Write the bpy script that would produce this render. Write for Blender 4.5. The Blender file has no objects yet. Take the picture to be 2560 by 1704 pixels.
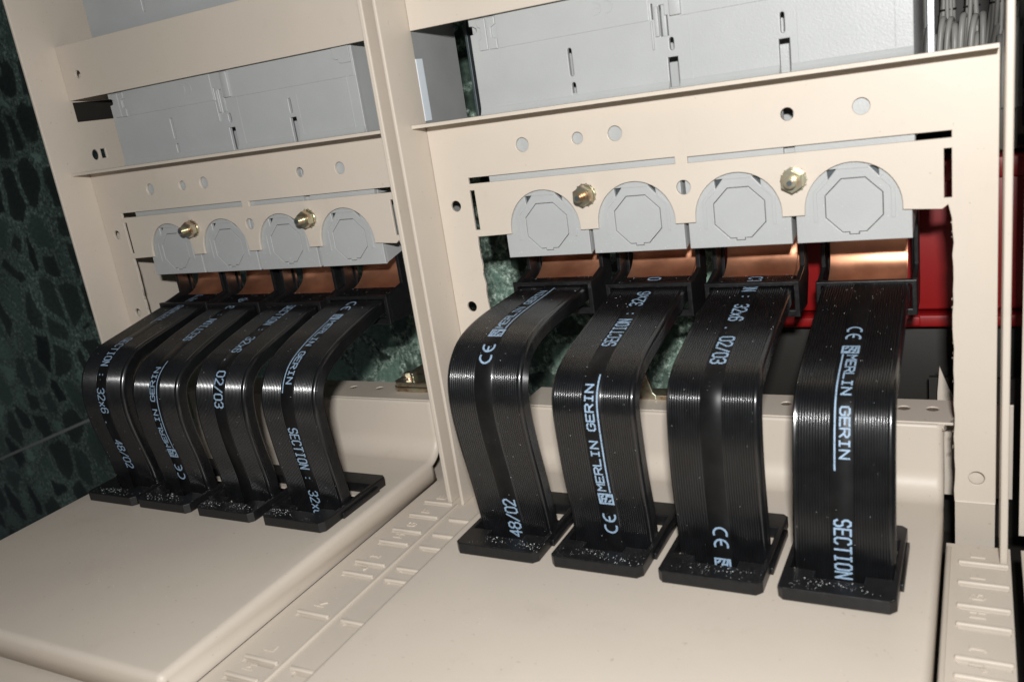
import bpy, bmesh, math, random
from mathutils import Vector, Matrix

# ------------------------------------------------------------------ scene, camera, light
S = bpy.context.scene
MM = 0.001
random.seed(7)
COL = S.collection

CAM_POS = Vector((178.806, -358.592, 62.949)) * MM
YAW, PITCH, ROLL = math.radians(29.804), math.radians(15.7835), math.radians(-8.6196)
cam_f = Vector((-math.sin(YAW) * math.cos(PITCH), math.cos(YAW) * math.cos(PITCH), -math.sin(PITCH)))
cam_r0 = Vector((math.cos(YAW), math.sin(YAW), 0))
cam_u0 = cam_r0.cross(cam_f)
cam_r = cam_r0 * math.cos(ROLL) + cam_u0 * math.sin(ROLL)
cam_u = -cam_r0 * math.sin(ROLL) + cam_u0 * math.cos(ROLL)
cam_data = bpy.data.cameras.new('camera')
cam = bpy.data.objects.new('camera', cam_data)
COL.objects.link(cam)
rot = Matrix((cam_r, cam_u, -cam_f)).transposed()
cam.matrix_world = Matrix.Translation(CAM_POS) @ rot.to_4x4()
cam_data.sensor_width = 36.0
cam_data.lens = 2142.98 / 2560 * 36.0
cam_data.clip_start = 0.01
cam_data.clip_end = 50
cam_data.dof.use_dof = True
cam_data.dof.focus_distance = 0.47
cam_data.dof.aperture_fstop = 16
S.camera = cam

world = bpy.data.worlds.new('World')
S.world = world
world.use_nodes = True
world.node_tree.nodes['Background'].inputs[0].default_value = (0.85, 0.92, 1.0, 1)
world.node_tree.nodes['Background'].inputs[1].default_value = 0.055

# the camera's own flash, mounted above the lens
fl = bpy.data.lights.new('camera_flash', 'AREA')
fl.shape = 'RECTANGLE'
fl.size = 0.026
fl.size_y = 0.014
fl.energy = 2.8
fl.spread = math.radians(180)
fl.color = (1.0, 0.995, 0.985)
flo = bpy.data.objects.new('camera_flash', fl)
COL.objects.link(flo)
fpos = CAM_POS + cam_u * 0.050 - cam_r * 0.012 - cam_f * 0.07
aim = Vector((-0.02, 0.0, -0.05)) - fpos
flo.matrix_world = Matrix.Translation(fpos) @ aim.to_track_quat('-Z', 'Y').to_matrix().to_4x4()

S.view_settings.view_transform = 'Standard'
S.view_settings.look = 'None'
S.view_settings.exposure = 0
S.view_settings.gamma = 1
S.render.engine = 'CYCLES'

# ------------------------------------------------------------------ materials
def new_mat(name):
    m = bpy.data.materials.new(name)
    m.use_nodes = True
    nt = m.node_tree
    return m, nt, nt.nodes['Principled BSDF']

def noise(nt, scale, detail=3, rough=.5, coord='Object'):
    tc = nt.nodes.new('ShaderNodeTexCoord')
    n = nt.nodes.new('ShaderNodeTexNoise')
    n.inputs['Scale'].default_value = scale
    n.inputs['Detail'].default_value = detail
    n.inputs['Roughness'].default_value = rough
    nt.links.new(tc.outputs[coord], n.inputs['Vector'])
    return n

def ramp(nt, src, stops, interp='LINEAR'):
    r = nt.nodes.new('ShaderNodeValToRGB')
    r.color_ramp.interpolation = interp
    el = r.color_ramp.elements
    while len(el) < len(stops):
        el.new(.5)
    for e, (p, c) in zip(el, stops):
        e.position = p
        e.color = (c[0], c[1], c[2], 1)
    nt.links.new(src, r.inputs[0])
    return r

def bump(nt, bs, src, strength, dist):
    b = nt.nodes.new('ShaderNodeBump')
    b.inputs['Strength'].default_value = strength
    b.inputs['Distance'].default_value = dist
    nt.links.new(src, b.inputs['Height'])
    nt.links.new(b.outputs[0], bs.inputs['Normal'])

def plain(name, col, rough=.5, metal=0., spec=.5, var=.0, vscale=60, bscale=0, bstr=.1, bdist=.0002, rvar=0.):
    m, nt, bs = new_mat(name)
    bs.inputs['Base Color'].default_value = (*col, 1)
    bs.inputs['Roughness'].default_value = rough
    bs.inputs['Metallic'].default_value = metal
    bs.inputs['Specular IOR Level'].default_value = spec
    if var or rvar:
        n = noise(nt, vscale, 4, .6)
        if var:
            r = ramp(nt, n.outputs['Fac'], [(.3, [c * (1 - var) for c in col]), (.7, [min(1, c * (1 + var)) for c in col])])
            nt.links.new(r.outputs[0], bs.inputs['Base Color'])
        if rvar:
            mr = nt.nodes.new('ShaderNodeMapRange')
            mr.inputs[1].default_value = .3
            mr.inputs[2].default_value = .7
            mr.inputs[3].default_value = rough - rvar
            mr.inputs[4].default_value = rough + rvar
            nt.links.new(n.outputs['Fac'], mr.inputs[0])
            nt.links.new(mr.outputs[0], bs.inputs['Roughness'])
    if bscale:
        b = noise(nt, bscale, 2)
        bump(nt, bs, b.outputs['Fac'], bstr, bdist)
    return m

def beige():
    m, nt, bs = new_mat('beige_powder_coat')
    n = noise(nt, 9, 5, .65)
    r = ramp(nt, n.outputs['Fac'], [(.3, (.555, .490, .415)), (.7, (.605, .533, .450))])
    n2 = noise(nt, 520, 2, .5)
    sp = ramp(nt, n2.outputs['Fac'], [(.24, (.78, .76, .73)), (.28, (1, 1, 1))])
    n3 = noise(nt, 38, 7, .75)
    sm = ramp(nt, n3.outputs['Fac'], [(.30, (.955, .95, .94)), (.42, (1, 1, 1))])
    x1 = nt.nodes.new('ShaderNodeMix'); x1.data_type = 'RGBA'; x1.blend_type = 'MULTIPLY'; x1.inputs[0].default_value = 1
    x2 = nt.nodes.new('ShaderNodeMix'); x2.data_type = 'RGBA'; x2.blend_type = 'MULTIPLY'; x2.inputs[0].default_value = 1
    nt.links.new(r.outputs[0], x1.inputs[6]); nt.links.new(sp.outputs[0], x1.inputs[7])
    nt.links.new(x1.outputs[2], x2.inputs[6]); nt.links.new(sm.outputs[0], x2.inputs[7])
    nt.links.new(x2.outputs[2], bs.inputs['Base Color'])
    mr = nt.nodes.new('ShaderNodeMapRange')
    mr.inputs[1].default_value = .3; mr.inputs[2].default_value = .7; mr.inputs[3].default_value = .36; mr.inputs[4].default_value = .5
    nt.links.new(n3.outputs['Fac'], mr.inputs[0]); nt.links.new(mr.outputs[0], bs.inputs['Roughness'])
    bs.inputs['Specular IOR Level'].default_value = .42
    b = noise(nt, 700, 2)
    bump(nt, bs, b.outputs['Fac'], .14, .0002)
    return m
BEIGE = beige()
GREY = plain('grey_moulded_plastic', (.405, .415, .41), .42, 0, .5, .035, 40, 1300, .35, .0002)
PANELG = plain('grey_inner_panel', (.30, .305, .30), .5, 0, .4, .06, 50)
GALV = plain('galvanised_steel', (.42, .44, .45), .42, .75, .5, .12, 90)
SHADEGALV = plain('shade_dark_steel', (.07, .085, .09), .45, .4, .5, .2, 200)  # galvanised steel with shade put into its colour, for the recessed rails
BLACKP = plain('black_insulator_plastic', (.009, .009, .0095), .34, 0, .45, .25, 400, 900, .15, .0001, .06)
PVC = plain('black_pvc_sleeve', (.006, .0063, .007), .34, 0, .14, .3, 150, 0, .1, .0002, .05)
PVC.node_tree.nodes['Principled BSDF'].inputs['Coat Weight'].default_value = 1.0
PVC.node_tree.nodes['Principled BSDF'].inputs['Coat Roughness'].default_value = .17
BAND = plain('matt_print_band', (.007, .007, .0072), .38, 0, .2, .3, 150)
def ink():
    m, nt, bs = new_mat('pale_blue_print')
    n = noise(nt, 1500, 4, .7)
    r = ramp(nt, n.outputs['Fac'], [(.34, (.05, .06, .075)), (.43, (.26, .37, .50)), (.7, (.33, .46, .61))])
    nt.links.new(r.outputs[0], bs.inputs['Base Color'])
    bs.inputs['Roughness'].default_value = .55
    return m
PRINT = ink()
COPPER = plain('bare_copper', (.97, .44, .26), .42, .92, .5, .12, 60, 0, .1, .0002, .08)
RED = plain('red_paint', (.25, .003, .004), .45, 0, .5, .06, 12)
CABLE = plain('grey_cable_sheath', (.27, .265, .245), .42, 0, .5, .15, 40)
DARK = plain('dark_paint_and_shade', (.02, .018, .015), .6, 0, .4, .2, 20)  # paint of dark parts, also used as painted shade in the gaps
WHITE = plain('white_paper_label', (.72, .78, .83), .55)
DUST = plain('white_filings', (.78, .80, .80), .6)
GROUT = plain('grey_joint', (.34, .35, .33), .8)
BURR = plain('bare_cut_metal', (.66, .62, .56), .35, .6, .5, .25, 1500)

def zinc():
    m, nt, bs = new_mat('yellow_zinc')
    n = noise(nt, 180, 3, .5)
    r = ramp(nt, n.outputs['Fac'], [(.3, (.34, .22, .14)), (.44, (.58, .48, .34)), (.56, (.56, .58, .44)), (.68, (.58, .36, .30))])
    nt.links.new(r.outputs[0], bs.inputs['Base Color'])
    bs.inputs['Metallic'].default_value = .9
    bs.inputs['Roughness'].default_value = .3
    return m
ZINC = zinc()

def marble(name, sc, lo, hi):
    m, nt, bs = new_mat(name)
    tc = nt.nodes.new('ShaderNodeTexCoord')
    w = nt.nodes.new('ShaderNodeTexNoise')
    w.inputs['Scale'].default_value = 14
    w.inputs['Detail'].default_value = 5
    nt.links.new(tc.outputs['Object'], w.inputs['Vector'])
    ma = nt.nodes.new('ShaderNodeVectorMath')
    ma.operation = 'MULTIPLY_ADD'
    ma.inputs[1].default_value = (.034, .034, .034)
    nt.links.new(w.outputs['Color'], ma.inputs[0])
    nt.links.new(tc.outputs['Object'], ma.inputs[2])
    def vor(scale, feat):
        v = nt.nodes.new('ShaderNodeTexVoronoi')
        v.feature = feat
        v.inputs['Scale'].default_value = scale
        nt.links.new(ma.outputs[0], v.inputs['Vector'])
        return v
    def mixn(fac, c1, c2, mode='MIX'):
        x = nt.nodes.new('ShaderNodeMix'); x.data_type = 'RGBA'; x.blend_type = mode; x.clamp_result = True
        for src, k in ((fac, 0), (c1, 6), (c2, 7)):
            if isinstance(src, (int, float)): x.inputs[k].default_value = src
            elif isinstance(src, tuple): x.inputs[k].default_value = (*src, 1)
            else: nt.links.new(src, x.inputs[k])
        return x.outputs[2]
    v1 = vor(sc, 'F1'); e1 = vor(sc, 'DISTANCE_TO_EDGE')
    clast = ramp(nt, v1.outputs['Color'], [(.15, (.008, .011, .010)), (.5, (.024, .036, .031)), (.70, (.06, .095, .082)), (.9, (.16, .23, .20))])
    fine = noise(nt, 240, 8, .8)
    matrix = ramp(nt, fine.outputs['Fac'], [(.38, (.018, .028, .025)), (.52, (.075, .105, .092)), (.66, (.24, .29, .26)), (.76, (.42, .47, .43))])
    med = noise(nt, 55, 6, .7)
    edge = nt.nodes.new('ShaderNodeMath'); edge.operation = 'MULTIPLY_ADD'
    nt.links.new(med.outputs['Fac'], edge.inputs[0]); edge.inputs[1].default_value = -.17
    nt.links.new(e1.outputs['Distance'], edge.inputs[2])
    mask = ramp(nt, edge.outputs[0], [(.0, (1, 1, 1)), (.02, (.65, .65, .65)), (.045, (.1, .1, .1)), (.2, (.02, .02, .02))])
    col = mixn(mask.outputs[0], clast.outputs[0], matrix.outputs[0])
    grain = ramp(nt, fine.outputs['Fac'], [(.3, (.5, .5, .5)), (.7, (1.5, 1.5, 1.5))])
    col = mixn(1.0, col, grain.outputs[0], 'MULTIPLY')
    n3 = noise(nt, 6, 3)
    big = ramp(nt, n3.outputs['Fac'], [(.3, lo), (.7, hi)])
    col = mixn(1.0, col, big.outputs[0], 'MULTIPLY')
    nt.links.new(col, bs.inputs['Base Color'])
    bs.inputs['Roughness'].default_value = .3
    bs.inputs['Specular IOR Level'].default_value = .15
    return m
MARBLE = marble('green_breccia_marble', 25, (.75, .82, .78), (2.3, 2.4, 2.3))
LITMARBLE = marble('flash_lit_marble', 40, (2.4, 2.42, 2.25), (4.6, 4.5, 4.2))  # same marble, with the flash's light put into a paler colour

# ------------------------------------------------------------------ helpers (all lengths in millimetres)
def thing(name, label, cat, loc, group=None):
    o = bpy.data.objects.new(name, None)
    COL.objects.link(o)
    o.location = Vector(loc) * MM
    o.empty_display_size = .01
    o['label'] = label
    o['category'] = cat
    if group:
        o['group'] = group
    return o

def tag(o, label=None, cat=None, group=None, kind=None):
    if label: o['label'] = label
    if cat: o['category'] = cat
    if group: o['group'] = group
    if kind: o['kind'] = kind
    return o

def link(name, me, mat, parent=None, smooth=None):
    o = bpy.data.objects.new(name, me)
    COL.objects.link(o)
    if mat is not None and not me.materials:
        me.materials.append(mat)
    if parent is not None:
        o.parent = parent
        if parent.type == 'EMPTY':
            o.matrix_parent_inverse = Matrix.Translation(-parent.location)
    if smooth is not None:
        for p in me.polygons: p.use_smooth = True
        if smooth < 179:
            me.set_sharp_from_angle(angle=math.radians(smooth))
    else:
        for p in me.polygons: p.use_smooth = False
    return o

def pymesh(name, verts, faces, mat, parent=None, smooth=None):
    me = bpy.data.meshes.new(name)
    me.from_pydata([Vector(v) * MM for v in verts], [], faces)
    me.validate()
    bm = bmesh.new(); bm.from_mesh(me)
    bmesh.ops.recalc_face_normals(bm, faces=bm.faces)
    bm.to_mesh(me); bm.free()
    return link(name, me, mat, parent, smooth)

def box(name, x, y, z, mat, parent=None, bev=.3, seg=2):
    bm = bmesh.new()
    bmesh.ops.create_cube(bm, size=1)
    for v in bm.verts:
        v.co = Vector((x[0] if v.co.x < 0 else x[1], y[0] if v.co.y < 0 else y[1], z[0] if v.co.z < 0 else z[1])) * MM
    if bev:
        bmesh.ops.bevel(bm, geom=bm.edges[:], offset=bev * MM, segments=seg, affect='EDGES', profile=.5)
    me = bpy.data.meshes.new(name)
    bm.to_mesh(me); bm.free()
    return link(name, me, mat, parent, 50 if bev else None)

def sheet(name, loops, plane, at, thick, mat, parent=None, bev=.25, res=1):
    """a flat plate cut from 2D loops (first = outline, rest = holes); plane XZ grows towards +y, XY towards -z, YZ towards +x"""
    cu = bpy.data.curves.new(name, 'CURVE')
    cu.dimensions = '2D'
    cu.fill_mode = 'BOTH'
    b = min(bev, thick * .45)
    cu.extrude = (thick / 2 - b) * MM
    cu.bevel_depth = b * MM
    cu.bevel_resolution = res
    cu.offset = -b * MM
    for lp in loops:
        sp = cu.splines.new('POLY')
        sp.points.add(len(lp) - 1)
        for q, (u, v) in zip(sp.points, lp):
            q.co = (u * MM, v * MM, 0, 1)
        sp.use_cyclic_u = True
    tmp = bpy.data.objects.new(name, cu)
    me = bpy.data.meshes.new_from_object(tmp)
    bpy.data.objects.remove(tmp); bpy.data.curves.remove(cu)
    me.name = name
    me.materials.clear()
    for v in me.vertices:
        u, w, h = v.co
        if plane == 'XZ': v.co = (u, -h + (at + thick / 2) * MM, w)
        elif plane == 'XY': v.co = (u, w, h + (at - thick / 2) * MM)
        else: v.co = (h + (at + thick / 2) * MM, u, w)
    bm = bmesh.new(); bm.from_mesh(me)
    bmesh.ops.remove_doubles(bm, verts=bm.verts, dist=1e-6)
    bm.to_mesh(me); bm.free()
    return link(name, me, mat, parent)

def circle(x, y, r, n=20, ry=None):
    return [(x + r * math.cos(2 * math.pi * i / n), y + (ry or r) * math.sin(2 * math.pi * i / n)) for i in range(n)]

def rect(x0, x1, z0, z1):
    return [(x0, z0), (x1, z0), (x1, z1), (x0, z1)]

def stadium(x, z0, z1, r, n=6):
    return [(x + r * math.cos(math.pi * i / n), z1 - r + r * math.sin(math.pi * i / n)) for i in range(n + 1)] + \
           [(x - r * math.cos(math.pi * i / n), z0 + r - r * math.sin(math.pi * i / n)) for i in range(n + 1)]

def cyl(name, c, axis, r, h, n, mat, parent=None, bev=.2, r2=None):
    """prism along +-y or z: c = centre of base"""
    bm = bmesh.new()
    bmesh.ops.create_cone(bm, cap_ends=True, segments=n, radius1=r * MM, radius2=(r2 or r) * MM, depth=h * MM)
    if bev:
        bmesh.ops.bevel(bm, geom=[e for e in bm.edges if len(e.link_faces) == 2 and any(len(f.verts) > 4 for f in e.link_faces)], offset=bev * MM, segments=2, affect='EDGES')
    for v in bm.verts:
        x, y, z = v.co
        z += h / 2 * MM
        if axis == '-y': v.co = (x + c[0] * MM, -z + c[1] * MM, y + c[2] * MM)
        elif axis == 'z': v.co = (x + c[0] * MM, y + c[1] * MM, z + c[2] * MM)
    bmesh.ops.recalc_face_normals(bm, faces=bm.faces)
    me = bpy.data.meshes.new(name)
    bm.to_mesh(me); bm.free()
    return link(name, me, mat, parent, 40 if n > 8 else 25)

def extrude_profile(name, prof, x0, x1, mat, parent=None, smooth=30):
    """closed (y, z) profile swept along x"""
    n = len(prof)
    v = [(x0, a, b) for a, b in prof] + [(x1, a, b) for a, b in prof]
    f = [(i, (i + 1) % n, (i + 1) % n + n, i + n) for i in range(n)] + [tuple(range(n)), tuple(range(n, 2 * n))]
    return pymesh(name, v, f, mat, parent, smooth)

def thicken(line, t):
    """turn an open (y, z) polyline into a closed strip of thickness t (offset to its right-hand side)"""
    nrm = []
    for i in range(len(line)):
        a = line[max(0, i - 1)]; b = line[min(len(line) - 1, i + 1)]
        d = Vector((b[0] - a[0], b[1] - a[1])).normalized()
        nrm.append((d.y, -d.x))
    return list(line) + [(p[0] + n[0] * t, p[1] + n[1] * t) for p, n in reversed(list(zip(line, nrm)))]

def arc(cx, cz, r, a0, a1, n=6):
    return [(cx + r * math.cos(math.radians(a0 + (a1 - a0) * i / n)), cz + r * math.sin(math.radians(a0 + (a1 - a0) * i / n))) for i in range(n + 1)]

# stroke lettering -------------------------------------------------
FONT = {
 'M': [[(0,0),(0,6),(2,3),(4,6),(4,0)]], 'E': [[(4,0),(0,0),(0,6),(4,6)],[(0,3),(3.2,3)]],
 'R': [[(0,0),(0,6),(3,6),(4,5),(4,4),(3,3),(0,3)],[(2,3),(4,0)]], 'L': [[(0,6),(0,0),(4,0)]],
 'I': [[(2,0),(2,6)],[(.8,0),(3.2,0)],[(.8,6),(3.2,6)]], 'N': [[(0,0),(0,6),(4,0),(4,6)]],
 'G': [[(4,5),(3,6),(1,6),(0,5),(0,1),(1,0),(3,0),(4,1),(4,3),(2.4,3)]],
 'S': [[(4,5),(3,6),(1,6),(0,5),(0,4),(1,3),(3,3),(4,2),(4,1),(3,0),(1,0),(0,1)]],
 'C': [[(4,5),(3,6),(1,6),(0,5),(0,1),(1,0),(3,0),(4,1)]], 'T': [[(2,0),(2,6)],[(0,6),(4,6)]],
 'O': [[(1,0),(0,1),(0,5),(1,6),(3,6),(4,5),(4,1),(3,0),(1,0)]], '0': [[(1,0),(0,1),(0,5),(1,6),(3,6),(4,5),(4,1),(3,0),(1,0)]],
 ':': [[(1.7,1.4),(2.3,1.4)],[(1.7,4),(2.3,4)]], '.': [[(1.7,.3),(2.3,.3)]],
 '3': [[(0,5),(1,6),(3,6),(4,5),(4,4),(3,3),(1.5,3)],[(3,3),(4,2),(4,1),(3,0),(1,0),(0,1)]],
 '2': [[(0,5),(1,6),(3,6),(4,5),(4,4),(0,0),(4,0)]], 'x': [[(0.3,0),(3.7,4)],[(.3,4),(3.7,0)]],
 '6': [[(4,5),(3,6),(1,6),(0,5),(0,1),(1,0),(3,0),(4,1),(4,2.4),(3,3.4),(0,3.4)]],
 '/': [[(0,0),(4,6)]], '4': [[(3,0),(3,6),(0,2),(4,2)]],
 '8': [[(1,3.2),(0,4.2),(0,5),(1,6),(3,6),(4,5),(4,4.2),(3,3.2),(1,3.2),(0,2.2),(0,1),(1,0),(3,0),(4,1),(4,2.2),(3,3.2)]],
 'F': [[(0,0),(0,6),(4,6)],[(0,3),(3,3)]], 'H': [[(0,0),(0,6)],[(4,0),(4,6)],[(0,3),(4,3)]],
 'J': [[(4,6),(4,1),(3,0),(1,0),(0,1)]], 'K': [[(0,0),(0,6)],[(4,6),(0,2.6)],[(1.3,3.6),(4,0)]], ' ': [],
}
def text_strokes(txt, u0, v0, cw, ch, pitch):
    out = []
    for i, c in enumerate(txt):
        for pl in FONT[c]:
            out.append([(u0 + i * pitch + a / 4 * cw, v0 + b / 6 * ch) for a, b in pl])
    return out
def ce_strokes(u0, v0, h):
    r = h / 2
    c = [(u0 + r + r * math.cos(math.radians(a)), v0 + r + r * math.sin(math.radians(a))) for a in range(75, 286, 15)]
    e = [(u0 + 3.05 * r + r * math.cos(math.radians(a)), v0 + r + r * math.sin(math.radians(a))) for a in range(75, 286, 15)]
    return [c, e, [(u0 + 2.2 * r, v0 + r), (u0 + 2.9 * r, v0 + r)]]

def ribbons(strokes, w, seg=1.0):
    """quads (u, v, layer) for thick polylines; every stroke piece gets its own layer so none are coplanar"""
    quads = []; k = 0
    for st in strokes:
        for (a, b) in zip(st, st[1:]):
            a = Vector(a); b = Vector(b)
            d = b - a
            L = d.length
            if L < 1e-6: continue
            d /= L
            n = Vector((-d.y, d.x)) * (w / 2)
            a = a - d * w * .42; b = b + d * w * .42
            m = max(1, int((b - a).length / seg))
            k += 1
            for i in range(m):
                p = a + (b - a) * (i / m); q = a + (b - a) * ((i + 1) / m)
                quads.append(([p - n, q - n, q + n, p + n], k % 5))
    return quads

# ------------------------------------------------------------------ the place: marble behind the cabinet
wall = sheet('wall', [rect(-3200, -561, -1500, 1300)], 'XZ', 0, 20, MARBLE, None, .5)
tag(wall, kind='structure')
lit_slab = sheet('wall', [rect(-560, 22, -1500, 1300)], 'XZ', 0, 20, LITMARBLE, None, .5)  # separate paler slab added to stand for the flash-lit stretch of marble
tag(lit_slab, kind='structure')
lit_slab.location = Vector((50, 112, 0)) * MM
lit_slab.rotation_euler = (0, 0, -math.radians(7))
JA, JB = (-1026.5, -299.8), (-763.7, -217.7)
d = (Vector(JB) - Vector(JA)).normalized(); n = Vector((-d.y, d.x)) * 1.6
A = Vector(JA) - d * 900; B = Vector(JB) + d * 205
j = pymesh('joint', [(A.x - n.x, -.4, A.y - n.y), (B.x - n.x, -.4, B.y - n.y), (B.x + n.x, -.4, B.y + n.y), (A.x + n.x, -.4, A.y + n.y)], [(0, 1, 2, 3)], GROUT, wall)
wall.location = Vector((50, 112, 0)) * MM
wall.rotation_euler = (0, 0, -math.radians(7))

# ------------------------------------------------------------------ cabinet cells
D = 252.6
ZB = -136.0      # top of the graduated rails, where the posts stand

def jag(a, b, n, amp):
    out = []
    for i in range(1, n):
        t = i / n
        out.append((a[0] + (b[0] - a[0]) * t + random.uniform(-amp, amp), a[1] + (b[1] - a[1]) * t))
    return out

def cell(x, label, side):
    r = thing('switchgear_cell', label, 'switchgear', (x + 65, 0, ZB), 'frames of the switchboard cells')
    # mounting plate with hand-cut opening
    o = [(-56.2, 54.5), (-56.2, -122.4), (-37.2, -122.4)] + jag((-37.2, -122), (-37, -1), 26, .45) + [(-37, -.4), (-18.05, 0)]
    for i in range(4):
        c = 45 * i
        o += [(c + 18.05 * math.cos(math.radians(a)), 1.5 + 18.1 * math.sin(math.radians(a))) for a in range(180, -1, -8)]
        o += [(c + 18.05, -.2)]
        if i < 3: o += [(c + 45 - 18.05, -.2)]
    o += [(166.5, -1), (168.5, .6)] + jag((170, 0), (170.2, -122), 26, .4) + [(170.2, -122.4), (185, -122.4), (185, 54.5)]
    o = [(a + x, b) for a, b in o]
    holes = [(-5.9, 40.8, 3.3), (21.8, 40.8, 2.7), (39.6, 40.9, 3.3), (112.1, 40.4, 2.55), (139.3, 40.1, 3.15),
             (-46.5, 15.3, 2.7), (-46.7, -35.7, 2.7), (178.2, -111.5, 2.9), (67.9, 15.2, 3.1)]
    lp = [o] + [circle(a + x, b, c)[::-1] for a, b, c in holes]
    lp += [rect(x - 37.3, x + 65.2, 25.4, 28.3)[::-1], rect(x + 70.6, x + 169.8, 25.2, 27.8)[::-1],
           rect(x - 37.6, x - 34.9, 3.0, 22.2)[::-1], rect(x + 167.2, x + 169.8, 3.2, 21.4)[::-1]]
    pl = sheet('mounting_plate', lp, 'XZ', 0, 1.6, BEIGE, r, .3)
    # top lip of the plate, bent forward
    extrude_profile('lip', thicken([(1.2, 54.2)] + arc(-.8, 54.2, 2.0, 0, 90, 5) + [(-12.6, 56.2)], -1.5)[::-1], x - 55.9, x + 184.6, BEIGE, r, 40)
    # feet: the two legs of the plate bend forward
    for x0, x1 in ((-56.0, -37.6), (170.4, 184.8)):
        extrude_profile('foot', [(-.35, -121.9), (-.55, -122.4), (-.3, -123.0), (2.0, -150), (3.4, -150), (1.5, -122.2)], x + x0, x + x1, BEIGE, r, 25)
    box('leg_return', (x + 171, x + 184.6), (4, 5.6), (-136, -96), BEIGE, r, .3)
    # beam above
    bo = rect(x - 56.2, x + 185, 98.6, 130)
    sheet('beam', [bo, circle(x - 42.5, 112.5, 2.4)[::-1]], 'XZ', 0, 1.6, BEIGE, r, .3)
    # side walls; the right-hand one of the left cell stands in the pair at the middle
    wl = [(-23.6, ZB), (-2, ZB), (6, -122), (60, -122), (60, 190), (-23.6, 190)]
    hl = []
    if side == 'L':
        box('beam_shade_plate', (x - 61.2, x - 60.4), (1, 59), (84, 99), DARK, r, 0)  # dark plate added behind the cut-out, standing for the beam's shadow
        hl = [circle(8.2, 65.4, 2.4, 18, 3.2)[::-1], rect(12.4, 15.8, 62.8, 68.4)[::-1], rect(2.0, 58, 86, 97.5)[::-1]]  # last opening is made up, to hold the beam's shadow
    if side == 'R':
        wl = [(-23.6, ZB), (1.4, ZB), (1.4, 190), (-23.6, 190)]
        sheet('inner_panel', [[(1.6, 8), (24, 8), (42, 30), (42, 190), (1.6, 190)]], 'YZ', x - 58.4, 1.4, PANELG, r, .3)
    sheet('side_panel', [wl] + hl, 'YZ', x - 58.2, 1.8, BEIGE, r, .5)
    wr = [(-23.6, ZB), (8, ZB), (8, 190), (-23.6, 190)]
    sheet('side_panel', [wr], 'YZ', x + 186.2, 2.6, BEIGE, r, .6)
    # gusset in the back corner and an inner galvanised rail
    sheet('inner_rail', [rect(43, 72, 20, 190)], 'YZ', x - 52, 1.6, SHADEGALV if side == 'R' else BEIGE, r, .3)
    sheet('inner_rail', [rect(x - 51, x - 27, 30, 190)], 'XZ', 74, 1.4, SHADEGALV, r, .3)
    sheet('inner_rail', [rect(x + 161.5, x + 164, 30, 190)], 'XZ', 14, 1.4, GALV, r, .3)
    return r

cell_R = cell(0, 'beige steel cell frame between the paired posts and the red box', 'R')
cell_L = cell(-D, 'beige steel cell frame standing against the dark green marble', 'L')
# next cell begins at the far side of the right-hand rail
nb = thing('switchgear_cell', 'narrow beige post edge beyond the slotted rail near the grey cables', 'switchgear', (192, 0, ZB), 'frames of the switchboard cells')
sheet('mounting_plate', [rect(193.2, 214, -135.8, 190)], 'XZ', 0, 1.6, BEIGE, nb, .3)
sheet('rail_sheet', [rect(193.6, 250, -300, -10.7)], 'XY', ZB, 2.0, BEIGE, nb, .3)

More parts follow.
